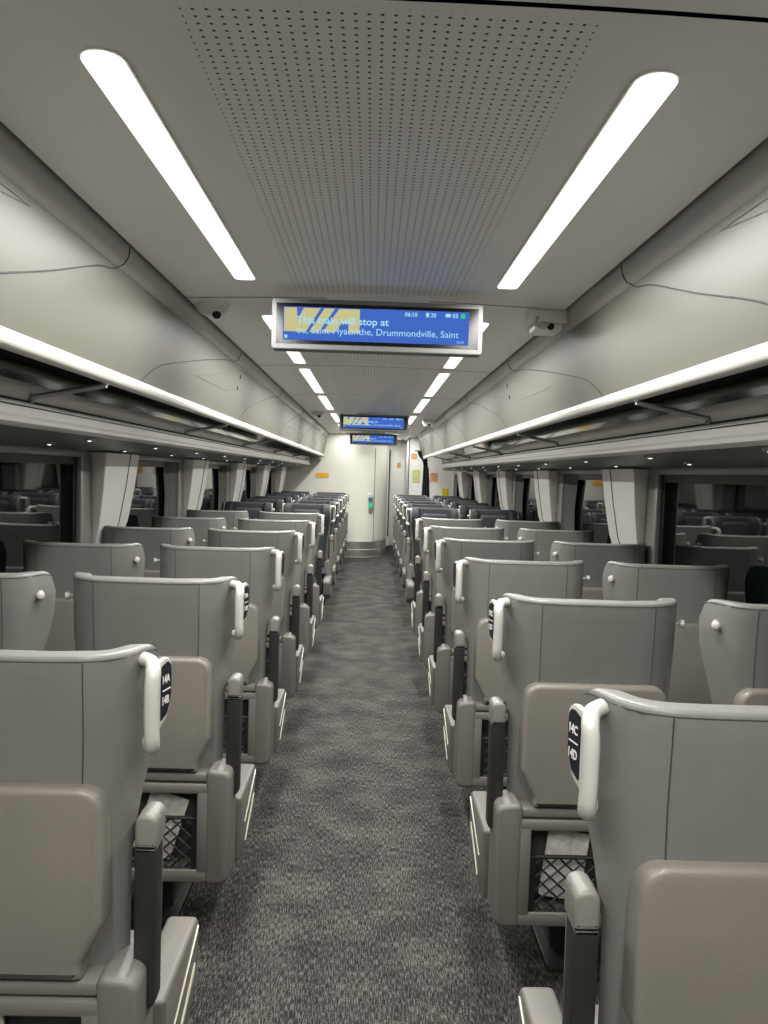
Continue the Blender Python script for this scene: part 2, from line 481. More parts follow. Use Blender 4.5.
# sliding door leaf in the bulge
i0 = next(i for i, p in enumerate(ARC) if p[0] > 0.03)
bm = bmesh.new(); arc_slab(bm, i0, len(ARC), 0.30, 1.98, .006, .008)
dr = obj('door_1', bm, M['partition'], smooth=True, kind='structure')
bm = bmesh.new()
p = Vector(ARC[i0]); tube(bm, [(p.x - .004, p.y - .008, .30), (p.x - .004, p.y - .008, 1.98)], .005, 6)
obj('door_gap', bm, M['softline'], dr)
# door opener
t = empty('door_opener', 'oval steel door button plate with two green lamps on end partition', 'button', (-0.015, 13.655, 0.80))
bm = bmesh.new()
prism(bm, rounded([(-.055, 0), (.055, 0), (.055, .37), (-.055, .37)], .054, 8), -.012, .012, .004, 'y'); obj('plate', bm, M['steel'], t, smooth=True)
for z, m in ((.25, 'teal'), (.14, 'green')):
    bm = bmesh.new(); tube(bm, [(0, -.012, z), (0, -.028, z)], .040, 20); obj('push_button', bm, M[m], t, smooth=True)
# corridor beyond
boxed('wall_vestibule', 0.25, 0.80, 16.0, 16.1, 0, ZC + .1, M['white'], kind='structure')
bm = bmesh.new(); box(bm, 0.70, 1.60, 14.30, 14.36, 0, ZC + .1); box(bm, .70, .74, 14.36, 16.0, 0, ZC + .1)
obj('wall_right_partition', bm, M['white'], kind='structure')
boxed('trim_90', 0.685, 0.70, 14.27, 14.36, 0, ZC, M['softline'], kind='structure')
boxed('trim_91', 0.335, 0.36, 15.0, 15.02, .28, 2.0, M['line'], kind='structure')
boxed('door_2', 0.40, 0.68, 15.96, 15.999, 0.02, 2.0, M['white'], kind='structure', bev=.004)

# ================================================================= CEILING FITTINGS
STRIPS = [(-0.75, 0.72), (1.335, 2.86), (3.50, 5.00), (5.26, 6.82), (7.08, 8.62), (9.15, 10.70), (11.1, 12.65)]
names = ['behind the viewpoint', 'nearest the camera, before the big screen', 'just past the big screen', 'third from the camera', 'fourth from the camera', 'beside the second screen', 'farthest from the camera']
for s in (-1, 1):
    for i, (a, b) in enumerate(STRIPS):
        xi, xo = sorted((s * 0.445 + (.005 if s > 0 else -.005), s * 0.520 + (.005 if s > 0 else -.005))); xm = (xi + xo) / 2
        zz = ZC + 0.018 * (1 - (xm / EDGE) ** 2)
        t = empty('ceiling_light', 'long white light strip in %s ceiling, %s' % ('left' if s < 0 else 'right', names[i]), 'ceiling light', (xm, (a + b) / 2, zz), 'ceiling light strips')
        hl, hw = (b - a) / 2, (xo - xi) / 2
        out = rounded([(-hw, -hl), (hw, -hl), (hw, hl), (-hw, hl)], [.036, .036, .02, .02], 6)
        bm = bmesh.new(); prism(bm, out, -0.006, 0.004, 0, 'z'); obj('diffuser', bm, M['led'], t)
        bm = bmesh.new(); o2 = inset(out, -0.004)
        prism(bm, o2, -0.0035, 0.006, 0, 'z'); obj('frame', bm, M['cambody'], t)
        ld = bpy.data.lights.new('lamp', 'AREA'); ld.shape = 'RECTANGLE'; ld.size = xo - xi; ld.size_y = b - a
        ld.energy = LAMP_W * (b - a) / 1.5; ld.color = (1.0, .995, .985); ld.spread = math.radians(LAMP_SPREAD)
        lo = bpy.data.objects.new('lamp', ld); COL.objects.link(lo); lo.parent = t; lo.location = (0, 0, -.008)

def text(name, body, size, m, parent, loc, rot, align='LEFT', ext=0.0004, bold=0.0, shear=0.0, sx=1.0):
    c = bpy.data.curves.new(name, 'FONT'); c.body = body; c.size = size; c.extrude = ext; c.align_x = align
    c.offset = bold; c.shear = shear; c.resolution_u = 3
    c.materials.append(m)
    o = bpy.data.objects.new(name, c); COL.objects.link(o); o.parent = parent; o.location = loc; o.rotation_euler = rot
    dg = bpy.context.evaluated_depsgraph_get(); dg.update()
    me = bpy.data.meshes.new_from_object(o.evaluated_get(dg)); bpy.data.objects.remove(o)
    for v in me.vertices: v.co.x *= sx
    o = bpy.data.objects.new(name, me); COL.objects.link(o); o.parent = parent; o.location = loc; o.rotation_euler = rot
    return o
def flat(name, polys, y, m, parent, th=0.0012):
    bm = bmesh.new()
    for p in polys: prism(bm, p, y, y + th, 0, 'y')
    return obj(name, bm, m, parent)
def display(y, label, dz=0.0):
    wdt, ht = 0.82, 0.195
    t = empty('information_display', label, 'screen', (0.008, y, H + 0.472 + dz), 'passenger information screens')
    bm = bmesh.new()
    prism(bm, rounded([(-wdt / 2, 0), (wdt / 2, 0), (wdt / 2, ht), (-wdt / 2, ht)], .012, 4), 0, .07, .006, 'y')
    obj('housing', bm, M['device'], t, smooth=True)
    bm = bmesh.new(); prism(bm, [(-.20, ht - .01), (.20, ht - .01), (.20, ht + .03), (-.20, ht + .03)], .015, .055, 0, 'y'); obj('bracket', bm, M['cambody'], t)
    bm = bmesh.new(); prism(bm, [(-wdt / 2 + .018, .022), (wdt / 2 - .018, .022), (wdt / 2 - .018, ht - .018), (-wdt / 2 + .018, ht - .018)], -.0015, .004, 0, 'y'); obj('bezel', bm, M['black'], t)
    x0, x1, z0, z1 = -.365, .355, .036, ht - .032
    sn = flat('screen', [[(x0, z0), (x1, z0), (x1, z1), (x0, z1)]], -.003, M['screen'], t)
    # slanted yellow letters of the logo, behind the writing
    lh = z1 - .004; lb = z0 + .032; L = x0 + .004
    def para(a, b, c, d): return [(L + a, lb), (L + b, lb), (L + d, lh), (L + c, lh)]
    polys = [[(L, lb), (L + .085, lb), (L + .140, lh), (L + .075, lh), (L + .052, lb + .045), (L + .048, lh), (L, lh)],
             para(.098, .135, .155, .195), para(.150, .185, .212, .262),
             [(L + .185, lb), (L + .196, lb), (L + .222, lb + .035), (L + .248, lb + .035), (L + .250, lb), (L + .292, lb), (L + .292, lh), (L + .235, lh)]]
    flat('logo', polys, -.0042, M['logo'], sn)
    R = (math.pi / 2, 0, 0)
    text('message', 'This train will stop at', .038, M['text'], sn, (x0 + .052, -.0062, z0 + .064), R, bold=.0006, ext=.0005, sx=1.09)
    text('message', 'ou, Saint-Hyacinthe, Drummondville, Saint', .036, M['text'], sn, (x0 + .052, -.0062, z0 + .026), R, ext=.0005, sx=1.02)
    text('clock', '06:10', .022, M['text'], sn, (x0 + .47, -.0055, z1 - .024), R, bold=.0004)
    text('status', '20', .022, M['text'], sn, (x0 + .57, -.0055, z1 - .024), R, bold=.0004)
    text('status', '03', .022, M['text'], sn, (x0 + .655, -.0055, z1 - .024), R, bold=.0004)
    flat('status_icon', [[(x0 + .552, z1 - .024), (x0 + .564, z1 - .024), (x0 + .564, z1 - .008), (x0 + .552, z1 - .008)],
                         [(x0 + .628, z1 - .022), (x0 + .648, z1 - .022), (x0 + .648, z1 - .009), (x0 + .628, z1 - .009)]], -.0055, M['text'], sn)
    flat('arrow_icon', [rounded([(x0 + .690, z1 - .026), (x0 + .702, z1 - .026), (x0 + .706, z1 - .016), (x0 + .697, z1 - .004), (x0 + .686, z1 - .016)], .002, 2)], -.0055, M['green'], sn)
    text('speed', 'km/h', .014, M['text'], sn, (x0 + .675, -.0055, z0 + .006), R)
    flat('status_icon', [[(x0 + .006, z0 + .006), (x0 + .018, z0 + .006), (x0 + .018, z0 + .018), (x0 + .006, z0 + .018)]], -.0055, M['text'], sn)
display(2.96, 'large blue information screen hanging nearest the camera')
display(9.0, 'second blue information screen, halfway down the aisle ceiling', .03)
display(13.1, 'smallest blue information screen, close to the end partition', .02)

def downlight(x, y, watts, label):
    t = empty('downlight', label, 'ceiling light', (x, y, ZC + .014), 'round downlights')
    bm = bmesh.new(); tube(bm, [(0, 0, .0), (0, 0, -.016)], .055, 24); obj('trim_ring', bm, M['cambody'], t, smooth=True)
    bm = bmesh.new(); tube(bm, [(0, 0, -.014), (0, 0, -.018)], .042, 20); obj('diffuser', bm, M['led'], t)
    ld = bpy.data.lights.new('lamp', 'AREA'); ld.shape = 'DISK'; ld.size = .08; ld.energy = watts; ld.color = (1.0, .995, .985)
    lo = bpy.data.objects.new('lamp', ld); COL.objects.link(lo); lo.parent = t; lo.location = (0, 0, -.022)
downlight(-.52, 13.30, 5, 'round downlight washing the left end partition')
downlight(.40, 13.25, 5, 'round downlight in front of the end corridor')
downlight(.46, 15.10, 9, 'round downlight inside the end corridor')
downlight(.66, 13.85, 6, 'round downlight over the right end posters')
def dome(x, y, label):
    t = empty('security_camera', label, 'camera', (x, y, ZC + .004), 'small ceiling devices')
    bm = bmesh.new()
    rings = []
    for z, r, sh in ((0.01, .060, 0), (-.012, .060, 0), (-.022, .054, 0), (-.040, .044, .006), (-.050, .028, .008)):
        rings.append([(r * math.cos(a * math.pi / 12) * 1.25, sh + r * math.sin(a * math.pi / 12) * .8, z) for a in range(24)])
    loft(bm, rings); obj('housing', bm, M['cambody'], t, smooth=True)
    bm = bmesh.new(); bmesh.ops.create_uvsphere(bm, u_segments=16, v_segments=10, radius=.020)
    bmesh.ops.translate(bm, verts=bm.verts, vec=(.022, -.012, -.046)); obj('lens', bm, M['black'], t, smooth=True)
dome(-0.70, 3.28, 'small white dome camera under the ceiling left of the big screen')
dome(-0.66, 8.95, 'distant dome camera under the left ceiling near second screen')
def sensor(x, y, label):
    t = empty('video_camera', label, 'camera', (x, y, ZC + .004), 'small ceiling devices')
    bm = bmesh.new(); box(bm, -.075, .075, -.05, .10, -.055, .012, .006); obj('housing', bm, M['cambody'], t, smooth=True)
    bm = bmesh.new()
    prism(bm, rounded([(-.06, -.088), (.05, -.088), (.06, -.056), (-.06, -.056)], .012, 4), -.045, .07, .006, 'y'); obj('lens_hood', bm, M['cambody'], t, smooth=True)
    bm = bmesh.new(); tube(bm, [(.005, -.052, -.070), (.005, -.044, -.070)], .014, 16); obj('lens', bm, M['black'], t)
    bm = bmesh.new()
    for q in range(3):
        tube(bm, smoothpath([(-.055 + .006 * q, -.050, -.030), (-.06, -.056, -.062 - .004 * q), (-.03, -.058, -.078 + .012 * q), (.0, -.056, -.058)], 4), .0028, 6)
    obj('guard_wire', bm, M['rail'], t)
sensor(0.725, 3.22, 'square white camera box under the ceiling right of the big screen')
sensor(0.70, 9.6, 'distant camera box under the right ceiling near second screen')

# ================================================================= LUGGAGE RACKS
def rack(s):
    side = 'left' if s < 0 else 'right'
    yend = 13.42 if s < 0 else 12.1
    ya = Y0 + .05
    t = empty('luggage_rack', 'long grey overhead luggage rack along the %s side windows' % side, 'luggage rack', (s * 1.3, ya, H + .08))
    def place(o): o.matrix_parent_inverse = t.matrix_basis.inverted(); return o
    P = lambda pr: [(s * x, H + z) for x, z in pr]
    bm = bmesh.new(); extrude_y(bm, P([(1.125, .146), (1.118, .172), (1.116, .194), (1.122, .199), (1.13, .190), (1.14, .150)]), ya, yend, closed=True)
    place(obj('lower_fascia', bm, M['fascia'], t, smooth=True))
    bm = bmesh.new(); extrude_y(bm, P([(1.122, .203), (1.116, .225), (1.115, .246), (1.122, .260), (1.135, .262), (1.145, .256), (1.14, .203)]), ya, yend, closed=True)
    place(obj('upper_fascia', bm, M['fascia'], t, smooth=True))
    bm = bmesh.new(); extrude_y(bm, P([(1.13, .154), (1.112, .152), (1.102, .141), (1.104, .128), (1.12, .120), (1.16, .118), (1.16, .154)]), ya, yend, closed=True)
    place(obj('lip', bm, M['lip'], t, smooth=True))
    bm = bmesh.new()
    for q0, q1 in ((.1955, .2015), (.180, .1835)): extrude_y(bm, P([(1.1135, q0), (1.1135, q1), (1.125, q1), (1.125, q0)]), ya, yend, closed=True)
    place(obj('shadow_gap', bm, M['line'], t))
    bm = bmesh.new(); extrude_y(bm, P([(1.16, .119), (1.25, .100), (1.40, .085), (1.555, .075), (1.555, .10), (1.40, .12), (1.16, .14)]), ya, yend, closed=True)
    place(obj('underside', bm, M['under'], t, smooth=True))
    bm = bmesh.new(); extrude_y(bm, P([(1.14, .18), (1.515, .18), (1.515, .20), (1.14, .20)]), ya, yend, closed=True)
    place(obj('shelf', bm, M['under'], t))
    bm = bmesh.new(); extrude_y(bm, P([(1.515, .195), (1.442, .53), (1.40, .55), (.90, .55), (.90, .57), (1.41, .57), (1.46, .54), (1.53, .195)]), ya, yend, closed=True)
    place(obj('smoked_liner', bm, M['rackdark'], t, smooth=True))
    k = -2
    while True:
        yy = 2.50 + PITCH_W * k; k += 1
        if yy < ya + .2: continue
        if yy > yend - .2: break
        bm = bmesh.new()
        tube(bm, [(s * 1.128, yy, H + .212), (s * .872, yy, H + .262)], .0095, 10)
        tube(bm, [(s * .872, yy, H + .262), (s * .872, yy, H + .285)], .007, 8)
        tube(bm, [(s * 1.115, yy, H + .196), (s * 1.128, yy, H + .225)], .013, 10)
        place(obj('support_rod', bm, M['rod'], t, smooth=True))
    # reading lights: two small lamps for every row
    n = 0; yy = 0.3
    while yy < yend - .3:
        for xx, dz in ((1.20, .108), (1.37, .087)):
            bm = bmesh.new(); tube(bm, [(s * xx, yy, H + dz + .006), (s * xx, yy, H + dz - .006)], .022, 14)
            u = place(obj('reading_lamp', bm, M['frame'], t, smooth=True))
            bm = bmesh.new(); tube(bm, [(s * xx, yy, H + dz - .004), (s * xx, yy, H + dz - .0085)], .0075, 10)
            d = obj('bulb', bm, M['spot'], u)
        yy += 0.98; n += 1
    if s > 0:
        bm = bmesh.new(); prism(bm, rounded([(1.12, H + .08), (1.51, H + .08), (1.51, H + .27), (1.12, H + .27)], [.05, .01, .01, .05], 5), yend, yend + .05, .012, 'y')
        place(obj('end_cap', bm, M['lip'], t, smooth=True))
rack(-1); rack(1)

# ================================================================= SEATS
ZT = 1.172
def contour(off, ymax, wf):
    """half outline of the wrap-around shell (x>=0) seen from above, offset inwards by off, cut at ymax"""
    base = [(0, 0), (.10, 0), (.165, .002), (.207, .014), (.236, .038), (.251, .07), (.258, .11), (.261, .15), (.262, .20)]
    pts = []
    for i, (x, y) in enumerate(base):
        a = Vector(base[max(i - 1, 0)]); b = Vector(base[min(i + 1, len(base) - 1)]); t = (b - a).normalized()
        n = Vector((-t.y, t.x)); pts.append((x + n.x * off, y + n.y * off))
    out = []
    for (xa, ya), (xb, yb) in zip(pts, pts[1:]):
        out.append((xa, ya))
        if yb >= ymax > ya:
            t = (ymax - ya) / (yb - ya); out.append((xa + (xb - xa) * t, ymax)); break
    else: out.append(pts[-1])
    # resample
    L = [0]
    for a, b in zip(out, out[1:]): L.append(L[-1] + math.dist(a, b))
    res = []; N = 14
    for k in range(N + 1):
        d = L[-1] * k / N; i = 0
        while i < len(L) - 2 and L[i + 1] < d: i += 1
        t = (d - L[i]) / max(1e-9, L[i + 1] - L[i]); res.append((wf * (out[i][0] + (out[i + 1][0] - out[i][0]) * t), out[i][1] + (out[i + 1][1] - out[i][1]) * t))
    return res
def ring(o1, o2, ymax, wf, ins, z, yo):
    A = contour(o1 + ins, ymax - ins, wf); B = contour(o2 - ins, max(ymax - ins, o2 + .004), wf)
    half = A + [(.5 * (A[-1][0] + B[-1][0]) , max(A[-1][1], B[-1][1]) + .012)] + B[::-1]
    left = [(-x, y) for x, y in half[::-1]]
    full = half[:-1] + [half[-1]] + left[1:-1] if abs(half[-1][0]) < 1e-6 else half + left
    res = []
    for x, y in full:
        if not res or math.dist(res[-1], (x, y)) > -1: res.append((x, y))
    return [(x, y + yo, z + (.006 * min(1, abs(x) / .25) ** 3 - (2.2 * max(0, y - .07) ** 2)) * max(0, min(1, (z - 1.0) / .15))) for x, y in res]
def tilt(z): return -0.035 * (z - .55) / .63      # shell leans back towards the row behind
def ymax_at(z):
    P_ = [(.50, .056), (.80, .058), (.88, .075), (.96, .115), (1.03, .15), (1.10, .165), (1.3, .165)]
    for (a, va), (b, vb) in zip(P_, P_[1:]):
        if a <= z <= b: return va + (vb - va) * (z - a) / (b - a)
    return P_[-1][1]
def width_at(z):
    P_ = [(.50, .935), (.75, .95), (.90, .98), (1.0, 1.0), (1.3, 1.0)]
    for (a, va), (b, vb) in zip(P_, P_[1:]):
        if a <= z <= b: return va + (vb - va) * (z - a) / (b - a)
    return 1.0
def shell_mesh(o1, o2, z0, z1, rnd):
    bm = bmesh.new(); rings = []
    zs = [z0 + (z1 - rnd - z0) * k / 14 for k in range(15)]
    lv = [(z, 0.0) for z in zs]
    for k in range(1, 6):
        a = math.pi / 2 * k / 5
        lv.append((z1 - rnd + rnd * math.sin(a), rnd * .92 * (1 - math.cos(a))))
    for z, ins in lv:
        ym = ymax_at(z)
        ym2 = ym - (0 if z < z1 - .05 else 0.05 * ((z - (z1 - .05)) / .05) ** 2)
        rings.append(ring(o1, o2, ym2, width_at(z), ins, z, tilt(z)))
    loft(bm, rings)
    return bm
def shell_x(z, back_y=True): return 0.165 * width_at(z)

def build_seat(s, aisle, name, rev):
    """s = +1: the aisle lies on the seat's own -x side; s = -1 the other way. Seat looks along +y, its back towards -y."""
    t = bpy.data.objects.new(name, None); COL.objects.link(t); t.empty_display_size = .2
    obj('backrest_shell', shell_mesh(0, .021 if rev else .050, .55, ZT, .012), M['leather'], t, smooth=True)
    # stitched seams on the shell
    bm = bmesh.new()
    for sx in (-1, 1):
        pts = []
        for k in range(16):
            z = .60 + (ZT - .02 - .60) * k / 15
            pts.append((sx * .163 * width_at(z), .001 + tilt(z), z + (.008 if z > 1.0 else 0)))
        tube(bm, pts, .0010, 5)
    c = contour(0, .15, 1.0); z = ZT - .011
    full = [(-x, y) for x, y in c[::-1]] + c[1:]
    tube(bm, [(x * 1.002, y - .0005 + tilt(z), z + .006 * min(1, abs(x) / .25) ** 3 - 2.2 * max(0, y - .07) ** 2) for x, y in full], .0010, 5)
    obj('seam', bm, M['seam'], t)
    # occupant side: charcoal cushion, head pillow
    obj('backrest_cushion', shell_mesh(.022, .085, .46, ZT + .006, .022) if rev else shell_mesh(.051, .085, .46, ZT - .03, .016), M['fabric'], t, smooth=True)
    bm = bmesh.new()
    prism(bm, rounded([(-.145, .93), (.145, .93), (.155, 1.12), (-.155, 1.12)], .045, 5), .055, .125, .03, 'y', seg=4)
    obj('head_pillow', bm, M['fabric'], t, smooth=True)
    # taupe panel on the rear of the backrest
    pw = .207
    out = [(-pw, .675), (-pw, .932), (pw, .932), (pw, .675), (pw - .038, .60), (pw - .038, .572), (-pw + .038, .572), (-pw + .038, .60)]
    out = rounded(out, [.05, .045, .045, .05, .03, .004, .004, .03], 6)
    bm = bmesh.new(); prism(bm, out, -.047, .02, .014, 'y', both=False, seg=4)
    obj('back_panel', bm, M['tan'], t, smooth=True)
    # base: ledge, pocket frame and side columns
    sx = lambda x: x * s
    base = bmesh.new()
    box(base, -.20, .20, -.042, .04, .542, .568, .005)                                   # ledge
    fo = rounded([(-.205, .225), (.205, .225), (.205, .538), (-.205, .538)], .012, 3)
    # pocket frame as four bars
    box(base, -.205, .205, -.048, .03, .505, .536, .006); box(base, -.205, .205, -.048, .03, .222, .262, .006)
    box(base, -.205, -.172, -.048, .03, .25, .515, .005); box(base, .172, .205, -.048, .03, .25, .515, .005)
    obj('base_frame', base, M['plastic'], t, smooth=True)
    for sd in (-1, 1):
        aisle_side = (sd == -s)
        xo = .275 if (aisle and aisle_side) else .250
        prof = rounded([(sd * .198, .215), (sd * xo, .215), (sd * xo, .575), (sd * .198, .585)], [.016, .034, .026, .018], 5)
        bm = bmesh.new(); prism(bm, prof, -.050, .07, .014, 'y', both=True, seg=4)
        obj('base_column', bm, M['plastic'], t, smooth=True)
    bm = bmesh.new(); box(bm, -.19, .19, .03, .05, .23, .53); box(bm, -.205, .205, -.03, .05, .215, .225)
    obj('pocket_lining', bm, M['pocket'], t)
    # net across the pocket
    bm = bmesh.new(); nz0, nz1, nx = .262, .425, .172
    sag = lambda x, z: -.040 + .0 * x
    st = .044
    def clip(p, q):
        (xa, za), (xb, zb) = p, q
        t0, t1 = 0.0, 1.0; dx, dz = xb - xa, zb - za
        for pv, qv in ((-dx, xa + nx), (dx, nx - xa), (-dz, za - nz0), (dz, nz1 - za)):
            if abs(pv) < 1e-9: continue
            r = qv / pv
            if pv < 0: t0 = max(t0, r)
            else: t1 = min(t1, r)
        return None if t0 >= t1 else ((xa + dx * t0, za + dz * t0), (xa + dx * t1, za + dz * t1))
    k = -20
    while k < 20:
        for sg in (1, -1):
            c0 = k * st
            sgm = clip((c0 - sg * .25, nz0 - .06), (c0 + sg * .25 * .9, nz1 + .12 + .0)) if False else clip((c0 - sg * .3, (nz0 + nz1) / 2 - .27), (c0 + sg * .3, (nz0 + nz1) / 2 + .27))
            if sgm:
                a, b = sgm; tube(bm, [(a[0], -.036, a[1]), (b[0], -.036, b[1])], .0030, 4)
        k += 1
    tube(bm, [(-nx, -.037, nz1), (nx, -.037, nz1)], .006, 6); tube(bm, [(-nx, -.037, nz0 + .002), (nx, -.037, nz0 + .002)], .004, 6)
    for q in (-1, 1): box(bm, *sorted((q * nx, q * (nx - .016))), -.042, -.030, nz0 - .004, nz1 + .008)
    obj('pocket_net', bm, M['cord'], t)
    # seat cushion and pedestal
    bm = bmesh.new()
    prism(bm, rounded([(.07, .33), (.40, .32), (.43, .35), (.42, .385), (.36, .400), (.07, .395)], [.01, .03, .03, .035, .05, .01], 5), -.195, .195, .022, 'x', seg=3)
    obj('seat_cushion', bm, M['fabric'] if rev else M['plastic'], t, smooth=True)
    bm = bmesh.new(); box(bm, -.19, .19, .06, .38, .26, .332, .01); obj('seat_pan', bm, M['pocket'], t, smooth=True)
    bm = bmesh.new(); box(bm, -.05, .05, .16, .34, 0.012, .27, .01); box(bm, -.08, .08, .08, .42, 0, .022, .004); obj('pedestal', bm, M['armdark'], t, smooth=True)
    if aisle:
        # aisle side skirt with two pale slanted trims
        prof = rounded([(.10, .215), (.33, .215), (.395, .27), (.43, .40), (.40, .432), (.10, .432)], [.01, .03, .04, .05, .03, .01], 5)
        bm = bmesh.new(); prism(bm, prof, sx(-.286), sx(-.212), .012, 'x', seg=3)
        sk = obj('side_skirt', bm, M['plastic'], t, smooth=True)
        for (y0, z0, y1, z1, w_) in ((.17, .325, .385, .405, .006), (.19, .255, .355, .325, .011)):
            bm = bmesh.new(); prism(bm, [(y0, z0 - w_), (y1, z1 - w_), (y1 + .012, z1 + w_), (y0 + .03, z0 + w_)], sx(-.2895), sx(-.2840), 0, 'x')
            obj('pale_trim', bm, M['slot'], sk)
    # armrests folded up beside the backrest
    def arm(xc, big):

        top = .856 if big else .845
        prof = rounded([(.035, .480), (.065, .474), (.078, .50), (.088, top - .03), (.08, top), (.048, top), (.035, top - .03)], [.02, .02, .02, .03, .02, .025, .02], 4)
        prof = [(a - .01, b) for a, b in prof]
        hw = .020 if big else .016
        bm = bmesh.new(); prism(bm, prof, xc - hw, xc + hw, .009, 'x', seg=3)
        o = obj('armrest', bm, M['plastic'], t, smooth=True)
        bm = bmesh.new(); prism(bm, rounded([(xc - hw - .001, .478), (xc + hw + .001, .478), (xc + hw + .001, top - .062), (xc - hw - .001, top - .062)], [.014, .014, .002, .002], 4), .014, .058, .006, 'y', both=False)
        obj('armrest_underside', bm, M['armdark'], o, smooth=True)
        bm = bmesh.new(); prism(bm, rounded([(xc - hw - .001, top - .060), (xc + hw + .001, top - .060), (xc + hw + .001, top + .003), (xc - hw - .001, top + .003)], [.002, .002, .018, .018], 4), .012, .084, .008, 'y', seg=3)
        obj('armrest_cap', bm, M['armcap'], o, smooth=True)
    if aisle:
        arm(sx(-.268), True); arm(sx(.250), False)
        # white grab handle with the seat number plate
        X = sx(-.287); yb = -.002; yf = .105
        bm = bmesh.new()
        path = smoothpath([(sx(-.243), .050, 1.152), (sx(-.276), .010, 1.154), (X, -.016, 1.143), (X, -.024, 1.115), (X, -.023, 1.05), (X, -.018, 1.012), (sx(-.281), .000, .998), (sx(-.262), .034, 1.000)], 5)
        tube(bm, path, [.0140] * (len(path) - 4) + [.013, .012, .010, .009], 10, 1.0)
        def shear(b_):
            for v in b_.verts: v.co.x += sx(-.22) * (v.co.y + .01)
        h = obj('grab_handle', bm, M['handle'], t, smooth=True)
        pl = rounded([(-.020, 1.022), (-.020, 1.158), (.026, 1.163), (.044, 1.15), (.044, 1.085), (.026, 1.045)], [.004, .01, .02, .02, .03, .02], 4)
        bm = bmesh.new(); prism(bm, pl, sx(-.294), sx(-.284), .003, 'x'); shear(bm); obj('plate_frame', bm, M['handle'], h, smooth=True)
        ip = rounded([(.000, 1.045), (.000, 1.148), (.026, 1.155), (.039, 1.144), (.039, 1.086), (.024, 1.055)], [.003, .006, .014, .014, .025, .01], 4)
        bm = bmesh.new(); prism(bm, ip, sx(-.2952), sx(-.290), 0, 'x'); shear(bm); obj('number_plate', bm, M['plate'], h)
        knob_x, kd = .238, 1
    else:
        arm(sx(-.250), False)
    # coat hook knob
    bm = bmesh.new()
    if aisle: c0 = Vector((sx(.253), .060, 1.10)); d = Vector((sx(1), -.25, 0)).normalized()
    else: c0 = Vector((sx(-.250), .040, 1.105)); d = Vector((sx(-.55), -1, 0)).normalized()
    tube(bm, [c0 - d * .006, c0 + d * .002, c0 + d * .0021, c0 + d * .014, c0 + d * .018, c0 + d * .028, c0 + d * .031], [.013, .013, .006, .006, .012, .012, .008], 14)
    obj('coat_hook', bm, M['handle'], t, smooth=True)
    return t
def children(o): return [c for c in bpy.data.objects if c.parent == o]
PROTO = {}
KIDS = {}
for s in (1, -1):
    for ai in (True, False):
        for rev in (False, True):
            p = build_seat(s, ai, 'train_seat', rev)
            PROTO[(s, ai, rev)] = p; KIDS[(s, ai, rev)] = [(c, children(c)) for c in children(p)]
used = set()
def place_seat(key, x, y, rz, label, group):
    p = PROTO[key]
    if key not in used:
        used.add(key); r = p
    else:
        r = p.copy(); COL.objects.link(r)
        for c, subs in KIDS[key]:
            q = c.copy(); COL.objects.link(q); q.parent = r
            for g in subs:
                h = g.copy(); COL.objects.link(h); h.parent = q
    r.location = (x, y, 0); r.rotation_euler = (0, 0, rz)
    r['label'] = label; r['category'] = 'seat'; r['group'] = group
    return r
ROWP = 0.98
XW = 1.290
def XAK(side, k): return (.673 if k == 0 else .683) if side < 0 else (.641 if k == 0 else .667)
rown = ['first', 'second', 'third', 'fourth', 'fifth', 'sixth']
numb = {}
for side in (-1, 1):
    sname = 'left' if side < 0 else 'right'
    d0 = 1.466 if side < 0 else 1.272
    key = side                               # aisle on -x for right-hand seats looking away
    for k in range(6):
        y = d0 - .085 + ROWP * k + (0 if k else (.012 if side < 0 else -.025))
        a = place_seat((key, True, False), side * XAK(side, k), y, 0, 'grey aisle seat seen from behind, %s row from the camera, %s of the aisle' % (rown[k], sname), 'grey seats facing away')
        numb[(side, k)] = a
        place_seat((key, False, False), side * XW, y, 0, 'grey window seat seen from behind, %s row from the camera, %s of the aisle' % (rown[k], sname), 'grey seats facing away')
    for k in range(6):
        y = 8.05 + 0.96 * k + (0.0 if side < 0 else -.1)
        n = rown[k] if k else 'nearest'
        place_seat((-key, True, True), side * .675, y, math.pi, 'charcoal-fronted aisle seat facing the camera, %s such row, %s of the aisle' % (n, sname), 'charcoal seats facing the camera')
        place_seat((-key, False, True), side * XW, y, math.pi, 'charcoal-fronted window seat facing the camera, %s such row, %s of the aisle' % (n, sname), 'charcoal seats facing the camera')
# seat numbers on the plates one can read
for (side, k), a in numb.items():
    if k > 1: continue
    hd = [c for c in bpy.data.objects if c.parent == a and c.name.startswith('grab_handle')][0]
    L = ('A', 'B') if side < 0 else ('C', 'D')
    s = side
    for q, z in ((0, 1.112), (1, 1.072)):
        # writing runs along the coach and faces the aisle
        rot = (math.pi / 2, 0, math.pi / 2 - .217 if s < 0 else -math.pi / 2 + .217)
        y = .002 if s < 0 else .037
        text('seat_number', '%d%s' % (14 - k, L[q]), .021, M['plateink'], hd, (-s * (.2955 + .22 * (y + .01)), y, z + .003), rot, ext=.0003, bold=.0005, sx=.85)
    bm = bmesh.new(); prism(bm, [(.006, 1.100), (.034, 1.100), (.034, 1.1025), (.006, 1.1025)], -s * .2958, -s * .2945, 0, 'x')
    for v in bm.verts: v.co.x += -s * .22 * (v.co.y + .01)
    obj('plate_line', bm, M['plateink'], hd)

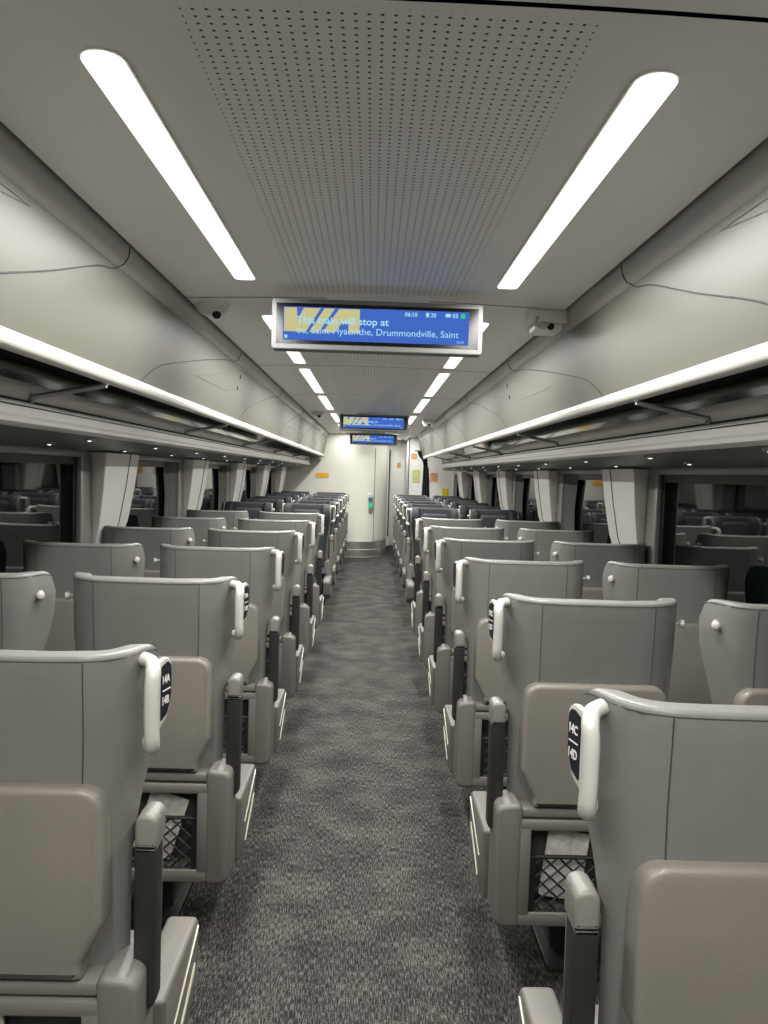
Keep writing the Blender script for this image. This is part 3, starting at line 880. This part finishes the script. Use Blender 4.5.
# magazines in the pockets
def magazine(x, y, ang, label, z=.285):
    bm = bmesh.new()
    out = rounded([(-.062, 0), (.062, 0), (.062, .200), (-.062, .200)], .004, 2)
    prism(bm, out, -.003, .003, .001, 'y')
    o = obj('magazine', bm, M['paper']); o.rotation_euler = (math.radians(-3), math.radians(ang), 0); o.location = (x, y, z)
    tag(o, label, 'magazine', 'magazines in seat pockets')
magazine(-.683 + .02, 1.466 - .085 + .98 - .008, 17, 'folded magazine behind the net of the second left aisle seat', .292)
magazine(.667 - .075, 1.272 - .085 + .98 - .004, 8, 'magazine behind the net of the second right aisle seat')
magazine(-.673 - .03, 1.466 - .073 - .004, -8, 'magazine in the pocket of the nearest left aisle seat')

# ================================================================= END OF COACH FITTINGS
def notice(name, x, z, y, w_, h_, m, label, cat='notice'):
    bm = bmesh.new(); prism(bm, rounded([(x - w_ / 2, z), (x + w_ / 2, z), (x + w_ / 2, z + h_), (x - w_ / 2, z + h_)], min(w_, h_) * .12, 3), y, y + .004, 0, 'y')
    return tag(obj(name, bm, m), label, cat)
X13 = lambda px, y: (px - 372) / 755 * y + CX
Z13 = lambda py, y: H - (py - 473.5) / 755 * y
t = notice('orange_sign', X13(322.5, 13.59), Z13(479, 13.59), 13.592, .22, .085, M['orange'], 'small orange sign on the white end partition beside left rack', 'sign')
notice('round_notice', X13(413.5, 14.2), Z13(458, 14.29), 14.294, .11, .11, M['salmon'], 'small round salmon notice high on the right end partition')
notice('safety_poster', X13(416, 14.2), Z13(481, 14.29), 14.294, .15, .24, M['lime'], 'pale yellow-green safety poster on the right end partition')
notice('safety_poster', X13(434, 14.2), Z13(480, 14.29), 14.294, .14, .17, M['salmon'], 'orange safety poster right of the black tied drape')
notice('emergency_notice', X13(398.5, 15.9), Z13(467, 15.9), 15.952, .075, .11, M['salmon'], 'tiny orange notice on the corridor door past the partition')
notice('yellow_notice', X13(446, 14.2), Z13(497, 14.29), 14.294, .12, .20, M['yellow'], 'bright yellow notice beside the last right-hand window')
t = empty('privacy_drape', 'black drape gathered and tied beside the right end partition', 'curtain', (.97, 13.2, 0))
bm = bmesh.new(); rings = []
def drape(z, x0, x1, d):
    N = 28; r = []
    for q in range(N + 1):
        u = q / N; r.append((x0 + (x1 - x0) * u - .97, d * math.cos(u * math.pi * 8), z))
    for q in range(N, -1, -1):
        u = q / N; r.append((x0 + (x1 - x0) * u - .97, .012 + d * math.cos(u * math.pi * 8), z))
    return r
yd = 13.2
for z, a, b, d in ((H + .41, 416.5, 427.5, .02), (H + .33, 418, 427.5, .02), (H + .27, 421, 427, .015), (H + .2, 423, 426.6, .012), (H + .10, 422.8, 428.5, .015), (H - .1, 422.4, 429.6, .02), (H - .5, 421.6, 430.4, .02), (H - .9, 421.5, 430.6, .02)):
    rings.append(drape(z, X13(a, yd), X13(b, yd), d))
loft(bm, rings); obj('cloth', bm, M['drape'], t, smooth=True)
bm = bmesh.new(); tube(bm, [(X13(422.5, yd) - .97, -.02, H + .2), (X13(427, yd) - .97, -.02, H + .2)], .02, 8); obj('tie', bm, M['black'], t)
bm = bmesh.new(); tube(bm, [(X13(414, yd) - .97, .006, H + .42), (X13(430, yd) - .97, .006, H + .42)], .012, 8); obj('rod', bm, M['rod'], t)
